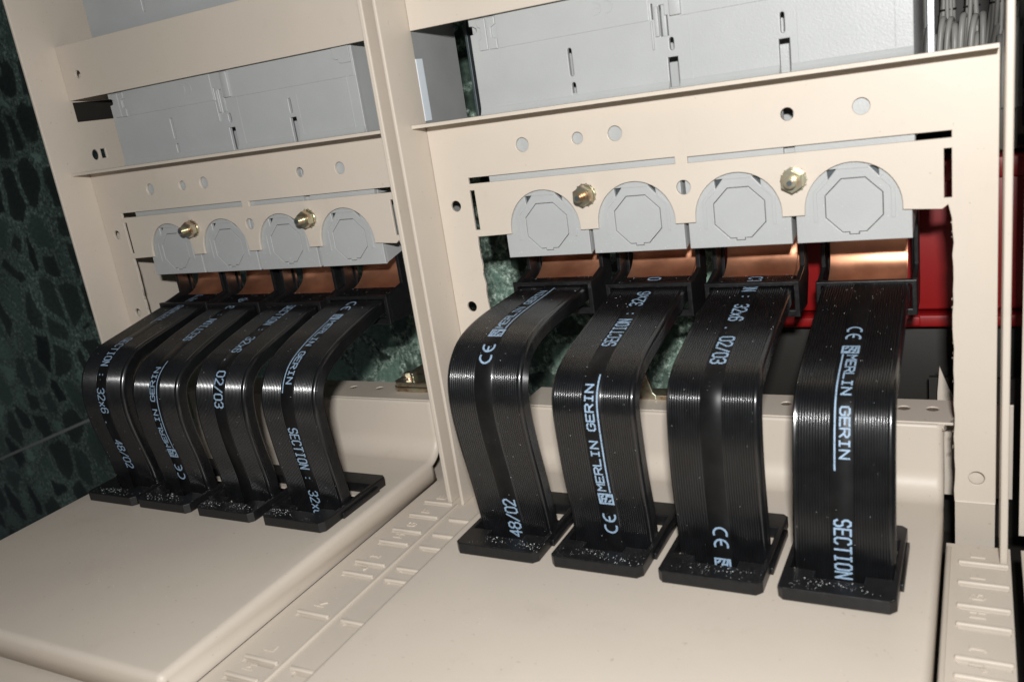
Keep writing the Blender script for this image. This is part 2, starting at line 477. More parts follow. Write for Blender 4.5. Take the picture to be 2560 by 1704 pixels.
# cross member behind the bars is part of the folded covers
def cover(x, label, xr=162.6):
    r = thing('cover_plate', label, 'cover', (x + 65, -90, -137), 'beige folded covers below the busbars')
    x0, x1 = x - 33.0, x + xr
    R = 3.2
    # cross-section along y at centre, with rounded front and the big bend at the back
    prof = [(-191, -136.6)] + arc(-191 + R, -124 - R, R, 180, 90, 6) + arc(-3, -113, 11, -90, 0, 10) + [(8, -93.6)] + arc(9.2, -93.6, 1.2, 180, 90, 4) + [(34, -92.4)]
    t = 1.4
    # top sheet as a swept strip with rounded long edges falling into side flanges
    cols = []
    for k in range(0, 7):
        a = math.radians(90 * k / 6)
        cols.append((x0 + R - R * math.cos(a), -R + R * math.sin(a)))
    cols = [(x0, -12.4)] + cols + [(x1 - (c[0] - x0), c[1]) for c in reversed(cols)] + [(x1, -12.4)]
    nrm = []
    for i in range(len(prof)):
        a = prof[max(0, i - 1)]; b = prof[min(len(prof) - 1, i + 1)]
        d = Vector((b[0] - a[0], b[1] - a[1])).normalized()
        nrm.append((-d.y, d.x))
    verts, faces = [], []
    for (a, b), n in zip(prof, nrm):
        for (cx, off) in cols:
            verts.append((cx, a + n[0] * off, b + n[1] * off))
    m = len(cols)
    for i in range(len(prof) - 1):
        for k in range(m - 1):
            faces.append((i * m + k, i * m + k + 1, (i + 1) * m + k + 1, (i + 1) * m + k))
    # keep only the top sheet in the upright part: side flange just on the flat part
    keep = []
    for fc in faces:
        i = min(fc) // m; k = min(fc) % m
        if (prof[i][0] > -2.5 or i < 6) and (k == 0 or k == m - 2): continue
        keep.append(fc)
    o = pymesh('sheet', verts, keep, BEIGE, r, 40)
    sol = o.modifiers.new('thickness', 'SOLIDIFY'); sol.thickness = 1.0 * MM; sol.offset = -1
    # the openings under the foot pads, where the bars pass through
    cv, cf = [], []
    for k in range(4):
        i = len(cv); c = x + 45 * k + (-1.5, -1, 0, 0)[k]
        for zz in (-131, -119):
            cv += [(c - 15.6, -76.2, zz), (c + 15.6, -76.2, zz), (c + 15.6, -46, zz), (c - 15.6, -46, zz)]
        cf += [(i+3, i+2, i+1, i), (i+4, i+5, i+6, i+7)] + [(i+q, i+(q+1) % 4, i+4+(q+1) % 4, i+4+q) for q in range(4)]
    cut = pymesh('cutter', cv, cf, None)
    bo = o.modifiers.new('openings', 'BOOLEAN'); bo.object = cut; bo.operation = 'DIFFERENCE'; bo.solver = 'EXACT'
    bpy.context.view_layer.update()
    me = bpy.data.meshes.new_from_object(o.evaluated_get(bpy.context.evaluated_depsgraph_get()))
    o.modifiers.clear(); o.data = me
    bpy.data.objects.remove(cut)
    return r

cover_R = cover(0, 'beige sheet cover under the busbars of the cell beside the red box', 166.2)
cover_L = cover(-D + 1.5, 'beige sheet cover with rounded front corner against the dark green marble')

# top ledge behind the covers, with holes
def ledge(x, label, hs):
    r = thing('back_ledge', label, 'ledge', (x + 65, 20, -94), 'beige perforated ledges behind the covers')
    lp = [rect(x - 33, x + 172, 9.8, 35.5)] + [circle(a, b, c, 16)[::-1] for a, b, c in hs]
    sheet('ledge_sheet', lp, 'XY', -91.9, 1.2, BEIGE, r, .25)
    sheet('ledge_front', [rect(x - 33, x + 192, -137.9, -93.4)], 'XZ', 35.5, 1.2, BEIGE, r, .25)
    return r
ledge(0, 'beige ledge with a yellow stained hole behind the busbars near the red box', [(161.4, 24.7, 2.6), (150, 24.7, 2.6), (100, 24.7, 2.4), (60, 24.7, 2.4), (5, 24.7, 2.4), (-12, 24.7, 2.4)])
ledge(-D, 'beige ledge with a row of small holes under the zinc bracket', [(-175.4, 25.4, 2.4), (-155.6, 24.9, 2.4), (-136, 24.9, 2.4), (-196, 25.4, 2.4), (-216, 25.4, 2.4)])

# base sheet below everything
base = thing('switchgear_tray', 'flat beige base sheet lying lower than the covers', 'base', (0, -150, -150))
sheet('base_sheet', [rect(-283, 164.4, -330, 70), circle(-53, 40, 4)[::-1], circle(-42, 24, 4)[::-1]], 'XY', -138.2, 2, BEIGE, base, .4)
box('gap_shade_floor', (158, 300), (-330, 66), (-176, -174), DARK, base, 0)  # dark sheet added as the shade in the gap beside the cover
box('gap_shade_back', (158, 300), (67, 70), (-176, -93), DARK, base, 0)  # dark sheet added to close the gap behind the leg

# ------------------------------------------------------------------ graduated rails
STEPS = [-25.3, -39.8, -55.1, -66.7, -85.9, -95.4, -127.1, -158.7, -169.6, -199, -228]
LET = 'EFGHIJKLM'
LY = [-19, -34.2, -48.4, -59.9, -79.7, -89.8, -119.8, -151.5, -163.5]
def rail(x, label, narrow):
    r = thing('graduated_rail', label, 'rail', (x - 60, -120, -138), 'lettered rails between the covers')
    sheet('rail_sheet', [([(x - 87.4, -300), (x - 33.6, -300), (x - 33.6, 7), (x - 87.4, 7)] if not narrow else rect(x - 84.2, x - 61.6, -300, -10.7))] + [rect(x - 78.8, x - 62.9, y - (2.6 if y < -60 else 2.0), y - 1.0)[::-1] for y in STEPS] + ([] if narrow else [rect(x - 52.5, x - 41.2, y - 2.7, y - 1.3)[::-1] for y in STEPS if y < -60]), 'XY', ZB, 2.0, BEIGE, r, .3)
    for y in STEPS:
        box('step', (x - 79.6, x - 62.3), (y - 1.0, y + .9), (ZB - .5, ZB + 1.4), BEIGE, r, .6, 3)
        if not narrow and y < -30:
            box('notch', (x - 55.4, x - 40.8), (y - 1.3, y + .7), (ZB - .5, ZB + 1.3), BEIGE, r, .6, 3)
    if not narrow:
        me = box('rib', (x - 60.4, x - 58.6), (-300, -24.5), (ZB - .6, ZB + 1.1), BEIGE, r, .7, 3)
    else:
        box('rib', (x - 84.0, x - 82.2), (-300, -14), (ZB - .6, ZB + .6), BEIGE, r, .5, 3)
    for c, y in zip(LET, LY):
        st = text_strokes('M' if c == 'M' else c, 0, 0, 3.0, 4.6, 3)
        verts, faces = [], []
        for q, k in ribbons(st, .5, 9):
            i = len(verts)
            for (a, b) in q: verts.append((x - 70.5 - b, y - 1.2 + a, ZB - .2))
            for (a, b) in q: verts.append((x - 70.5 - b, y - 1.2 + a, ZB + .5 + k * .02))
            faces += [(i, i + 1, i + 2, i + 3), (i + 4, i + 5, i + 6, i + 7)] + [(i + s, i + (s + 1) % 4, i + 4 + (s + 1) % 4, i + 4 + s) for s in range(4)]
        pymesh('letter', verts, faces, BEIGE, r)
    return r
rail(0, 'beige rail with raised letters and a long rib below the paired posts', False)
rail(D - 1.0, 'beige rail with raised bars beside the edge of the right cover, under the plain post', True)

# ------------------------------------------------------------------ circuit breakers
def breaker(x, label, z0=24.6, z1=111.0, caps=True, dz=0):
    r = thing('circuit_breaker', label, 'circuit breaker', (x + 65, 20, z0), 'grey moulded circuit breakers')
    y0 = 4.2
    def sh(lp): return [(a + x, b + dz) for a, b in lp][::-1]
    outline = [(x - 26.8, z0), (x + 157.6, z0), (x + 157.6, z1), (x - 26.8, z1)]
    if caps:
        outline = [(x - 26.8, z0), (x + 157.6, z0), (x + 157.6, z1), (x - 26.8, z1), (x - 26.8, 95.6), (x - 25, 95.4), (x - 23.2, 94.2), (x - 23.2, 93.0), (x - 25, 92.0), (x - 26.8, 91.8)]
    hs = []
    if z1 - z0 > 60 or dz:
        hs = [sh(stadium(21.3, 67.2, 79.1, .95)), sh(stadium(21.5, 53, 64.6, .95)),
              sh([(62.9, 77.2), (66.2, 77.2), (66.2, 85.2), (65.0, 85.2), (65.0, 89.4), (62.9, 89.4)]),
              sh(stadium(67.1, 71.3, 76.4, .95)), sh(rect(65.0, 69.2, 56.6, 68.6)),
              sh(stadium(111.5, 71.0, 78.7, .8)), sh(rect(109.8, 113.9, 34, 68.8)), sh(rect(59.6, 60.2, 84.4, 90.5))]
    sheet('front_face', [outline] + hs, 'XZ', y0, 2.2, GREY, r, .4, 2)
    # cavity floor behind the slots, and the body
    box('body', (x - 26.4, x + 157.2), (y0 + 13, 74), (z0, z1), GREY, r, .8)
    for xx in (-26.3, 155.3):
        box('side_wall', (x + xx, x + xx + 1.8), (y0 + 2.1, y0 + 13.2), (z0, z1), GREY, r, 0)
    if caps:
        # rounded shoulder that swells forward behind the lip
        extrude_profile('shoulder', [(y0 + .6, 60)] + [(y0 - .0, 59.2), (y0 - .35, 58), (y0 - 1.0, 56.6), (y0 - 1.9, 55.6), (y0 - 2.3, 54), (y0 - 2.3, z0 - 0.1), (y0 + .6, z0 - .1)], x - 26.6, x + 64.8, GREY, r, 60)
        extrude_profile('shoulder', [(y0 + .6, 60)] + [(y0 - .0, 59.2), (y0 - .35, 58), (y0 - 1.0, 56.6), (y0 - 1.9, 55.6), (y0 - 2.3, 54), (y0 - 2.3, z0 - 0.1), (y0 + .6, z0 - .1)], x + 69.4, x + 109.6, GREY, r, 60)
        extrude_profile('shoulder', [(y0 + .6, 60)] + [(y0 - .0, 59.2), (y0 - .35, 58), (y0 - 1.0, 56.6), (y0 - 1.9, 55.6), (y0 - 2.3, 54), (y0 - 2.3, z0 - 0.1), (y0 + .6, z0 - .1)], x + 114.1, x + 157.4, GREY, r, 60)
        # raised upper panel (the fine line across the face), hinge tabs, clip
        sheet('upper_panel', [rect(x - 12.6, x + 58.6, 84.2, z1 - .5)], 'XZ', y0 - .35, .6, GREY, r, .25)
        sheet('upper_panel', [rect(x + 72, x + 157, 84.0, z1 - .5)], 'XZ', y0 - .35, .6, GREY, r, .25)
        sheet('hinge_tab', [[(x - 22.4, 84.4), (x - 17.8, 84.4), (x - 17.8, 97.9), (x - 22.4, 97.9), (x - 22.4, 95), (x - 20.8, 94), (x - 20.8, 89.4), (x - 22.4, 89)]], 'XZ', y0 - 1.0, 1.4, GREY, r, .3)
        sheet('hinge_tab', [[(x - 17, 84.4), (x - 12.9, 84.2), (x - 12.9, 88.6), (x - 15.2, 89.4), (x - 15.2, 93.6), (x - 12.9, 94.8), (x - 12.9, 98), (x - 17, 98)]], 'XZ', y0 - 1.0, 1.4, GREY, r, .3)
        box('clip', (x + 61.0, x + 62.7), (y0 - 1.2, y0 + .4), (77.4, 89.2), GREY, r, .3)
        box('clip', (x + 59.0, x + 59.9), (y0 - .8, y0 + .4), (72.4, 83.6), GREY, r, .3)
        box('clip', (x + 67.6, x + 72.4), (y0 - 1.6, y0 + .4), (84.6, 98), GREY, r, .35)
        box('clip', (x + 63.4, x + 65.4), (y0 + 1.0, y0 + 4), (77.0, 89.6), GREY, r, .3)
        sheet('seam_strip', [rect(x + 116.8, x + 117.1, 58, 80)], 'XZ', y0 - .12, .4, GREY, r, .1)
        sheet('seam_strip', [rect(x + 74.8, x + 75.1, 58, 90)], 'XZ', y0 - .12, .4, GREY, r, .1)
        # end latch near the far side
        sheet('latch', [[(x + 146, 99), (x + 146, 93.5), (x + 147.6, 92.6), (x + 149.2, 92.8), (x + 149.2, 91.2), (x + 151, 90.6), (x + 156.6, 90.6), (x + 156.6, 99)]], 'XZ', y0 - 1.1, 1.0, GREY, r, .2)
        sheet('end_strip', [rect(x + 151.2, x + 151.6, 57, 91)], 'XZ', y0 - .2, .4, GREY, r, .1)
        # moulded mark, upside down
        st = ce_strokes(0, 0, 5)
        verts, faces = [], []
        for q, k in ribbons(st, .5, 9):
            i = len(verts)
            for yy in (y0 - .3, y0 - .62 - k * .01):
                for (a, b) in q: verts.append((x + 43.2 - a, yy, 95.4 - b))
            faces += [(i, i + 1, i + 2, i + 3), (i + 4, i + 5, i + 6, i + 7)] + [(i + s, i + (s + 1) % 4, i + 4 + (s + 1) % 4, i + 4 + s) for s in range(4)]
        pymesh('moulded_mark', verts, faces, GREY, r)
        for i in range(4):
            terminal_cover(x + 45 * i, r)
    return r

def octagon(cx, cz, h, c):
    return [(cx - h + c, cz - h), (cx + h - c, cz - h), (cx + h, cz - h + c), (cx + h, cz + h - c), (cx + h - c, cz + h), (cx - h + c, cz + h), (cx - h, cz + h - c), (cx - h, cz - h + c)]

def terminal_cover(cx, r):
    y0 = 2.0
    c = octagon(cx + .25, 2.4, 10.75, 6.3)
    tabhole = [(cx + .25 - 4.45, -8.35), (cx - 1.7, -8.35), (cx - 1.7, -9.3), (cx + 2.1, -9.3), (cx + 2.1, -8.35), (cx + .25 + 4.45, -8.35)] + c[2:]
    t1 = [(cx - 9.4, 16.9), (cx - 9.0, 13.2), (cx - 5.9, 17.0)]
    t2 = [(cx + 6.3, 17.3), (cx + 9.7, 13.4), (cx + 9.6, 17.2)]
    fp = sheet('terminal_cover', [rect(cx - 21.9, cx + 21.2, -11.9, 23.8), tabhole[::-1], t1, t2], 'XZ', y0, 2.0, GREY, r, .35, 2)
    c2 = octagon(cx + .25, 2.4, 10.5, 6.15)
    plug = [(cx + .25 - 4.35, -8.1), (cx - 1.45, -8.1), (cx - 1.45, -9.05), (cx + 1.85, -9.05), (cx + 1.85, -8.1), (cx + .25 + 4.35, -8.1)] + c2[2:]
    sheet('knockout', [plug], 'XZ', y0 + .15, 1.6, GREY, fp, .15)
    box('backing', (cx - 12, cx + 12), (y0 + 2.4, y0 + 4), (-10.4, 18.5), SHADEGALV, fp, 0)
    for sx in (-21.9, 19.7):
        sheet('cover_side', [[(y0 + 1.9, -11.5), (y0 + 15, -8.6), (y0 + 30, -5), (y0 + 30, 23.5), (y0 + 1.9, 23.5)]], 'YZ', cx + sx, 1.5, GREY, fp, .2)
    # raised moulding that follows the octagon on three sides
    pts = [(-14.2, -3.5), (-14.2, 8.2), (-9.6, 12.9)]
    pts2 = [(-5.2, 17.6), (6.0, 17.5)]
    pts3 = [(10.4, 13.0), (14.6, 8.6), (14.6, -3.2)]
    for pp in (pts, pts2, pts3):
        q = [Vector(p) for p in pp]
        L, Rr = [], []
        for i, p in enumerate(q):
            a = q[max(0, i - 1)]; b = q[min(len(q) - 1, i + 1)]
            d = (b - a).normalized(); n = Vector((-d.y, d.x)) * .75
            L.append((cx + p.x + n.x, p.y + n.y)); Rr.append((cx + p.x - n.x, p.y - n.y))
        sheet('moulding', [(L + Rr[::-1])], 'XZ', y0 - .32, .7, GREY, fp, .12)

breaker(0, 'light grey four pole breaker behind the plate of the cell next to the red box')
breaker(-D, 'grey four pole breaker behind the plate of the cell against the marble')
breaker(-D, 'grey breaker showing above the beige beam of the cell against the marble', 112.0, 200.0, False, 84.0)

# white paper strip on the inner side panel of the right cell
st = box('paper_label', (-56.4, -56.1), (.9, 6.6), (57.2, 86), WHITE, None, 0)
tag(st, 'white paper strip stuck inside the cell beside the light grey breaker', 'label')

# ------------------------------------------------------------------ zinc studs with nuts
def stud(x, z, rot, label):
    r = thing('hex_bolt', label, 'bolt', (x, 0, z), 'yellow zinc bolts in the mounting plates')
    w = cyl('washer', (x, -.1, z), '-y', 5.0, 1.1, 28, ZINC, r, .3)
    for i in range(14):
        a = 2 * math.pi * i / 14
        cyl('tooth', (x + 4.95 * math.cos(a), -.2, z + 4.95 * math.sin(a)), '-y', .42, .9, 6, ZINC, w, .1)
    n = cyl('nut', (x, -1.3, z), '-y', 4.7, 4.2, 6, ZINC, r, .35)
    t = cyl('stud', (x, -5.3, z), '-y', 2.15, 5.0, 20, ZINC, r, .5)
    for k in range(5):
        cyl('thread', (x, -5.7 - k * .8, z), '-y', 2.45, .36, 18, ZINC, t, .12)
    cyl('hollow', (x, -10.0, z), '-y', 1.1, .36, 14, SHADEGALV, t, 0)
stud(22.7, 15.6, 0, 'yellow zinc nut and stud between the first two arches beside the paired posts')
stud(113.4, 14.6, 0, 'yellow zinc nut and stud between the last two arches near the red box')
stud(-230.4, 15.4, 0, 'yellow zinc nut and stud between the first two arches near the marble')
stud(-140.6, 15.6, 0, 'yellow zinc nut and stud on the plate against the marble, nearer the paired posts')

# ------------------------------------------------------------------ flexible busbars
PATHS = {
'R1': [(12,-24.8),(-5,-26.5),(-28,-27.6),(-47,-29),(-62,-32.5),(-71,-39),(-76,-48),(-77.3,-60),(-75.5,-75),(-72.5,-90),(-69.5,-107),(-68,-118),(-67.5,-137)],
'R2': [(20,-28),(5,-30.5),(-15,-34),(-32,-37.5),(-45,-40),(-56,-43),(-65,-47.5),(-70,-54),(-71.3,-62),(-70.8,-75),(-70,-86),(-68.5,-97),(-66.5,-110),(-65.5,-137)],
'R3': [(27,-31),(11,-33.2),(-15,-38.3),(-39,-44),(-51,-47.5),(-58.5,-52.5),(-62.3,-60),(-64.2,-71),(-65,-82),(-65,-93),(-63.7,-114.6),(-63,-137)],
'R4': [(33,-37.2),(17.3,-40.6),(-4,-46),(-26.3,-51.8),(-39,-55.5),(-46.5,-60),(-51,-67),(-55,-77.5),(-57.5,-88),(-60,-98),(-63,-115),(-64,-137)],
'L1': [(14,-28),(-6,-30.8),(-35.5,-36.7),(-52,-40),(-60,-43.5),(-67,-50),(-71,-58),(-72.7,-68),(-72,-83),(-68,-104),(-66.5,-116),(-66,-137)],
'L2': [(14,-29),(-6,-32),(-32,-38),(-49,-43),(-60,-47.5),(-67.5,-53.5),(-71,-61),(-72.2,-71),(-71.5,-85),(-68,-104),(-66,-137)],
'L3': [(14,-29.5),(-6,-32.7),(-30,-38),(-47.4,-42.5),(-57,-46),(-63.5,-51),(-68,-58),(-70,-66.4),(-70.6,-77.3),(-69.5,-92),(-67,-108),(-66,-137)],
'L4': [(14,-27.5),(0,-29.7),(-20,-34),(-41,-39.5),(-55,-45),(-62.5,-50.5),(-67.6,-58.5),(-69.4,-68),(-69,-79),(-67.5,-95),(-65,-116),(-64.5,-137)],
}
def resample(pts, step=2.0, smooth=60):
    P = [(2*pts[0][0]-pts[1][0], 2*pts[0][1]-pts[1][1])] + list(pts) + [(2*pts[-1][0]-pts[-2][0], 2*pts[-1][1]-pts[-2][1])]
    out = []
    for i in range(1, len(P) - 2):
        for k in range(24):
            t = k / 24
            out.append(tuple(.5*(2*P[i][a]+(P[i+1][a]-P[i-1][a])*t+(2*P[i-1][a]-5*P[i][a]+4*P[i+1][a]-P[i+2][a])*t*t+(3*P[i][a]-P[i-1][a]-3*P[i+1][a]+P[i+2][a])*t**3) for a in (0, 1)))
    out.append(pts[-1])
    for _ in range(smooth):
        out = [out[0]] + [tuple((out[j-1][a]+2*out[j][a]+out[j+1][a])/4 for a in (0, 1)) for j in range(1, len(out)-1)] + [out[-1]]
    d = [0]
    for a, b in zip(out, out[1:]): d.append(d[-1] + math.dist(a, b))
    n = int(d[-1] / step) + 1; res = []; j = 0
    for i in range(n + 1):
        s = d[-1] * i / n
        while j < len(d) - 2 and d[j+1] < s: j += 1
        f = (s - d[j]) / max(1e-9, d[j+1] - d[j])
        res.append((out[j][0]+(out[j+1][0]-out[j][0])*f, out[j][1]+(out[j+1][1]-out[j][1])*f))
    return res, d[-1]

def frames(pts):
    """outward normals (up / towards the camera) of a path that runs from the back to the front and down"""
    out = []
    for i in range(len(pts)):
        a = pts[max(0, i-1)]; b = pts[min(len(pts)-1, i+1)]
        d = Vector((b[0]-a[0], b[1]-a[1])).normalized()
        out.append(Vector((d.y, -d.x)))
    return out

BW, BT = 35.6, 8.2
def section():
    """(v across, t depth below the outer face) ribbed outline of the sleeve, closed"""
    h = BW / 2
    pts = []
    rp = .98
    def ribs(v0, v1):
        n = int(round((v1 - v0) / rp)); st = (v1 - v0) / n
        for k in range(n):
            a = v0 + k * st
            pts.extend([(a + .06 * st, .34), (a + .28 * st, .06), (a + .5 * st, 0), (a + .72 * st, .06), (a + .94 * st, .34)])
    pts.extend([(-h, 1.6), (-h + .25, .75), (-h + .8, .22)])
    ribs(-h + 1.4, -4.2)
    pts.extend([(-3.9, .06), (0, 0.04), (3.9, .06)])
    ribs(4.2, h - 2.2)
    pts.extend([(h - 1.9, .16), (h - 1.0, .3), (h - .4, .75), (h - .02, 1.5)])
    n = 7
    for k in range(n):
        a = 1.8 + (BT - 3.4) * k / n; st = (BT - 3.4) / n
        pts.extend([(h - .28, a + .08 * st), (h, a + .32 * st), (h, a + .7 * st), (h - .28, a + .92 * st)])
    pts.extend([(h - .4, BT - .8), (h - 1.2, BT - .2), (h - 2, BT), (-h + 2, BT), (-h + .8, BT - .25), (-h + .2, BT - 1)])
    return pts
SEC = section()

def busbar(key, xc, label, up, ce, date):
    pts, L = resample(PATHS[key], 1.6)
    nr = frames(pts)
    r = thing('flexible_busbar', label, 'busbar', (xc, pts[-1][0], pts[-1][1]), 'black flexible busbars')
    m = len(SEC)
    verts, faces = [], []
    for (y, z), n in zip(pts, nr):
        for v, t in SEC:
            verts.append((xc + v, y - n.x * t, z - n.y * t))
    for i in range(len(pts) - 1):
        for k in range(m):
            faces.append((i*m+k, i*m+(k+1) % m, (i+1)*m+(k+1) % m, (i+1)*m+k))
    faces.append(tuple(range(m))); faces.append(tuple((len(pts)-1)*m + k for k in range(m)))
    sl = pymesh('sleeve', verts, faces, PVC, r, 38)
    sl.data.materials.append(BAND)
    for p in sl.data.polygons:
        if len(p.vertices) == 4 and all(abs(sl.data.vertices[i].co.x / MM - xc) < 4.0 for i in p.vertices): p.material_index = 1
    # copper leaves leaving the sleeve and bending up into the breaker
    y0, z0 = pts[0]
    d0 = Vector((pts[0][0]-pts[2][0], pts[0][1]-pts[2][1])).normalized()
    cp = [(y0 - d0.x*3, z0 - d0.y*3), (y0 + d0.x*3, z0 + d0.y*3), (y0 + 8, z0 + d0.y*6 + 1.6), (y0 + 12, z0 + 6.0), (y0 + 13.6, z0 + 12), (y0 + 13.8, z0 + 22), (y0 + 13.8, 20)]
    cpts, cl = resample(cp, 1.3, 40)
    cn = frames(cpts)
    for k in range(6):
        a = 1.0 + k * 1.0
        w = 16.0 - random.uniform(0, .25)
        sh = random.uniform(-.25, .25)
        verts, faces = [], []
        q = len(cpts)
        for (y, z), n in zip(cpts, cn):
            # path runs backwards, so its outward normal is flipped
            for v, t in ((-w, a), (-w + .2, a - .04), (w - .2, a - .04), (w, a), (w, a + .8), (-w, a + .8)):
                verts.append((xc + v + sh, y + n.x * t, z + n.y * t))
        for i in range(q - 1):
            for c in range(6):
                faces.append((i*6+c, i*6+(c+1) % 6, (i+1)*6+(c+1) % 6, (i+1)*6+c))
        faces.append(tuple(range(6))); faces.append(tuple((q-1)*6 + c for c in range(6)))
        pymesh('copper_leaf', verts, faces, COPPER, r, 40)
    # printing along the sleeve, each word its own piece
    def place(u, v, k):
        q = ce - u if up else ce + u
        x = -v if up else v
        if q < .5 or q > L - 2: return None
        fi = q / L * (len(pts) - 1)
        i = min(int(fi), len(pts) - 2); f = fi - i
        y = pts[i][0] + (pts[i+1][0]-pts[i][0]) * f; z = pts[i][1] + (pts[i+1][1]-pts[i][1]) * f
        n = nr[i].lerp(nr[i+1], f)
        h = .03 + k * .012
        return (xc + x, y + n.x * h, z + n.y * h)
    def word(name, strokes, w):
        verts, faces = [], []
        for q, k in ribbons(strokes, w, 1.0):
            P = [place(a, b, k) for a, b in q]
            if any(p is None for p in P): continue
            i = len(verts); verts += P; faces.append((i, i+1, i+2, i+3))
        if faces: pymesh(name, verts, faces, PRINT, sl)
    dd = 158.0 if date == '48/02' else 153.5
    for c0 in (-242.0, 0.0, 242.0):
        word('printed_mark', ce_strokes(c0, -2.6, 5.2), .8)
        e = c0 + 14.2
        word('printed_emblem', [[(e, -3), (e + 4.6, -3), (e + 4.6, 2.8), (e, 2.8), (e, -3)], [(e + .9, 1.9), (e + 2.4, 1.6), (e + 2.2, -.2), (e + 3.9, -.6), (e + 3.7, -2.2)], [(e + 3.2, 1.8), (e + 3.8, 1.0)], [(e + .9, -1.2), (e + 1.7, -2.1)], [(e + .8, .6), (e + 1.4, .2)]], .82)
        word('printed_name', text_strokes('MERLIN GERIN', c0 + 20.6, -.7, 3.0, 3.3, 3.95) + [[(c0 + 20.0, -2.5), (c0 + 71.5, -2.5)]], .62)
        word('printed_word', text_strokes('SECTION', c0 + 90, -2.7, 2.35, 5.6, 3.4) + text_strokes(':', c0 + 117, -2.7, 2.35, 5.6, 3.45), .72)
        word('printed_size', text_strokes('32x6', c0 + 126, -2.7, 2.7, 5.6, 3.8) + text_strokes('.', c0 + 145, -2.7, 2.35, 5.6, 3.45), .72)
        word('printed_date', text_strokes(date, c0 + dd, -2.7, 2.9, 5.6, 4.0), .78)
    return pts, nr

BARS = [('R1', 0, 'black flexible busbar printed 48/02 near its foot, beside the paired posts', True, 87, '48/02'),
        ('R2', 45, 'black flexible busbar with its maker name reading upwards, second from the paired posts', True, 158, '02/03'),
        ('R3', 90, 'black flexible busbar printed 32x6 and 02/03 in the cell beside the red box', False, -95, '02/03'),
        ('R4', 135, 'black flexible busbar printed SECTION at its foot, in front of the red box', False, 38.4, '02/03'),
        ('L1', -D, 'black flexible busbar nearest the dark green marble, printed SECTION on its bend', False, -30, '48/02'),
        ('L2', 42.6 - D, 'black flexible busbar with underlined lettering on its drop, second from the marble', True, 147, '02/03'),
        ('L3', 89 - D, 'black flexible busbar printed 02/03 on its bend, third from the marble', False, -73, '02/03'),
        ('L4', 135 - D, 'black flexible busbar nearest the zinc bracket, printed SECTION on its drop', False, 19, '02/03')]
WHERE = {'R1': 'printed 48/02 beside the paired posts', 'R2': 'next to the one beside the paired posts',
         'R3': 'printed 32x6 beside the red box one', 'R4': 'standing before the red box',
         'L1': 'at the marble end of its row', 'L2': 'second from the marble', 'L3': 'third from the marble', 'L4': 'next to the zinc bracket'}
bar_geo = {}
for b in BARS:
    bar_geo[b[0]] = (b[1],) + busbar(*b)

# ------------------------------------------------------------------ black collars round the bars under the breakers
COLLAR = {'R1': (-1.4, -24.3), 'R2': (6, -28.2), 'R3': (13, -31), 'R4': (32.5, -36.6), 'L1': (-3.2, -29.4), 'L2': (-3.2, -30.4), 'L3': (-3.2, -31), 'L4': (-3, -28.4)}
for key, xc, *_ in BARS:
    yc, zt = COLLAR[key]
    r = thing('insulating_collar', 'black plastic collar round the busbar ' + WHERE[key], 'collar', (xc, yc, zt - 14), 'black collars under the breakers')
    h = 20.7
    zb = zt - 2.4
    lp = [rect(xc - h, xc + h, zt - 15.6, zt + .4), rect(xc - 18.4, xc + 18.4, zt - 12.4, zt - 1.6)[::-1]]
    sheet('rim', lp, 'XZ', yc, 3.0, BLACKP, r, .5, 2)
    for sx in (-20.5, 18.5):
        sheet('side_plate', [[(yc + 2.9, zt - 15.4), (yc + 2.9, zt - .2), (yc + 17, zt + 3.2), (yc + 17, -4), (yc + 25.5, -4), (yc + 25.5, zt - 5), (yc + 20, zt - 15.4)]], 'YZ', xc + sx, 2.0, BLACKP, r, .35)
    sheet('back_rib', [rect(xc - 20.3, xc - 17.2, zt - 4, -4)], 'XZ', yc + 25.6, 2.2, BLACKP, r, .35)
    sheet('back_rib', [rect(xc + 17.2, xc + 20.3, zt - 4, -4)], 'XZ', yc + 25.6, 2.2, BLACKP, r, .35)

# ------------------------------------------------------------------ black foot pads on the covers
for key, xc, *_ in BARS:
    xc += {'R1': -1.9, 'R2': -1.0, 'L4': .8}.get(key, 0)
    r = thing('foot_pad', 'black plastic foot pad clamping the busbar ' + WHERE[key], 'foot pad', (xc, -58, -124), 'black foot pads on the covers')
    o = [(xc - 19.8, -83), (xc - 17.9, -84.9), (xc + 17.6, -84.9), (xc + 19.8, -82.4), (xc + 19.8, -33.2), (xc + 17.9, -31.4), (xc - 17.9, -31.4), (xc - 19.8, -33.2)]
    hole = rect(xc - 17.6, xc + 17.6, -72.6, -43)
    hole2 = rect(xc - 10.5, xc + 10.5, -75.2, -72.5)
    inner = [(xc - 17.6, -43), (xc - 17.6, -71.0), (xc - 8.6, -71.0), (xc - 8.6, -75.6), (xc + 8.6, -75.6), (xc + 8.6, -71.0), (xc + 17.6, -71.0), (xc + 17.6, -43)]
    sheet('plate', [o, inner], 'XY', -118.6, 5.2, BLACKP, r, .45, 2)
    box('side_tongue', (xc + 19.7, xc + 21.0), (-70, -40), (-123.7, -120.8), BLACKP, r, .3)

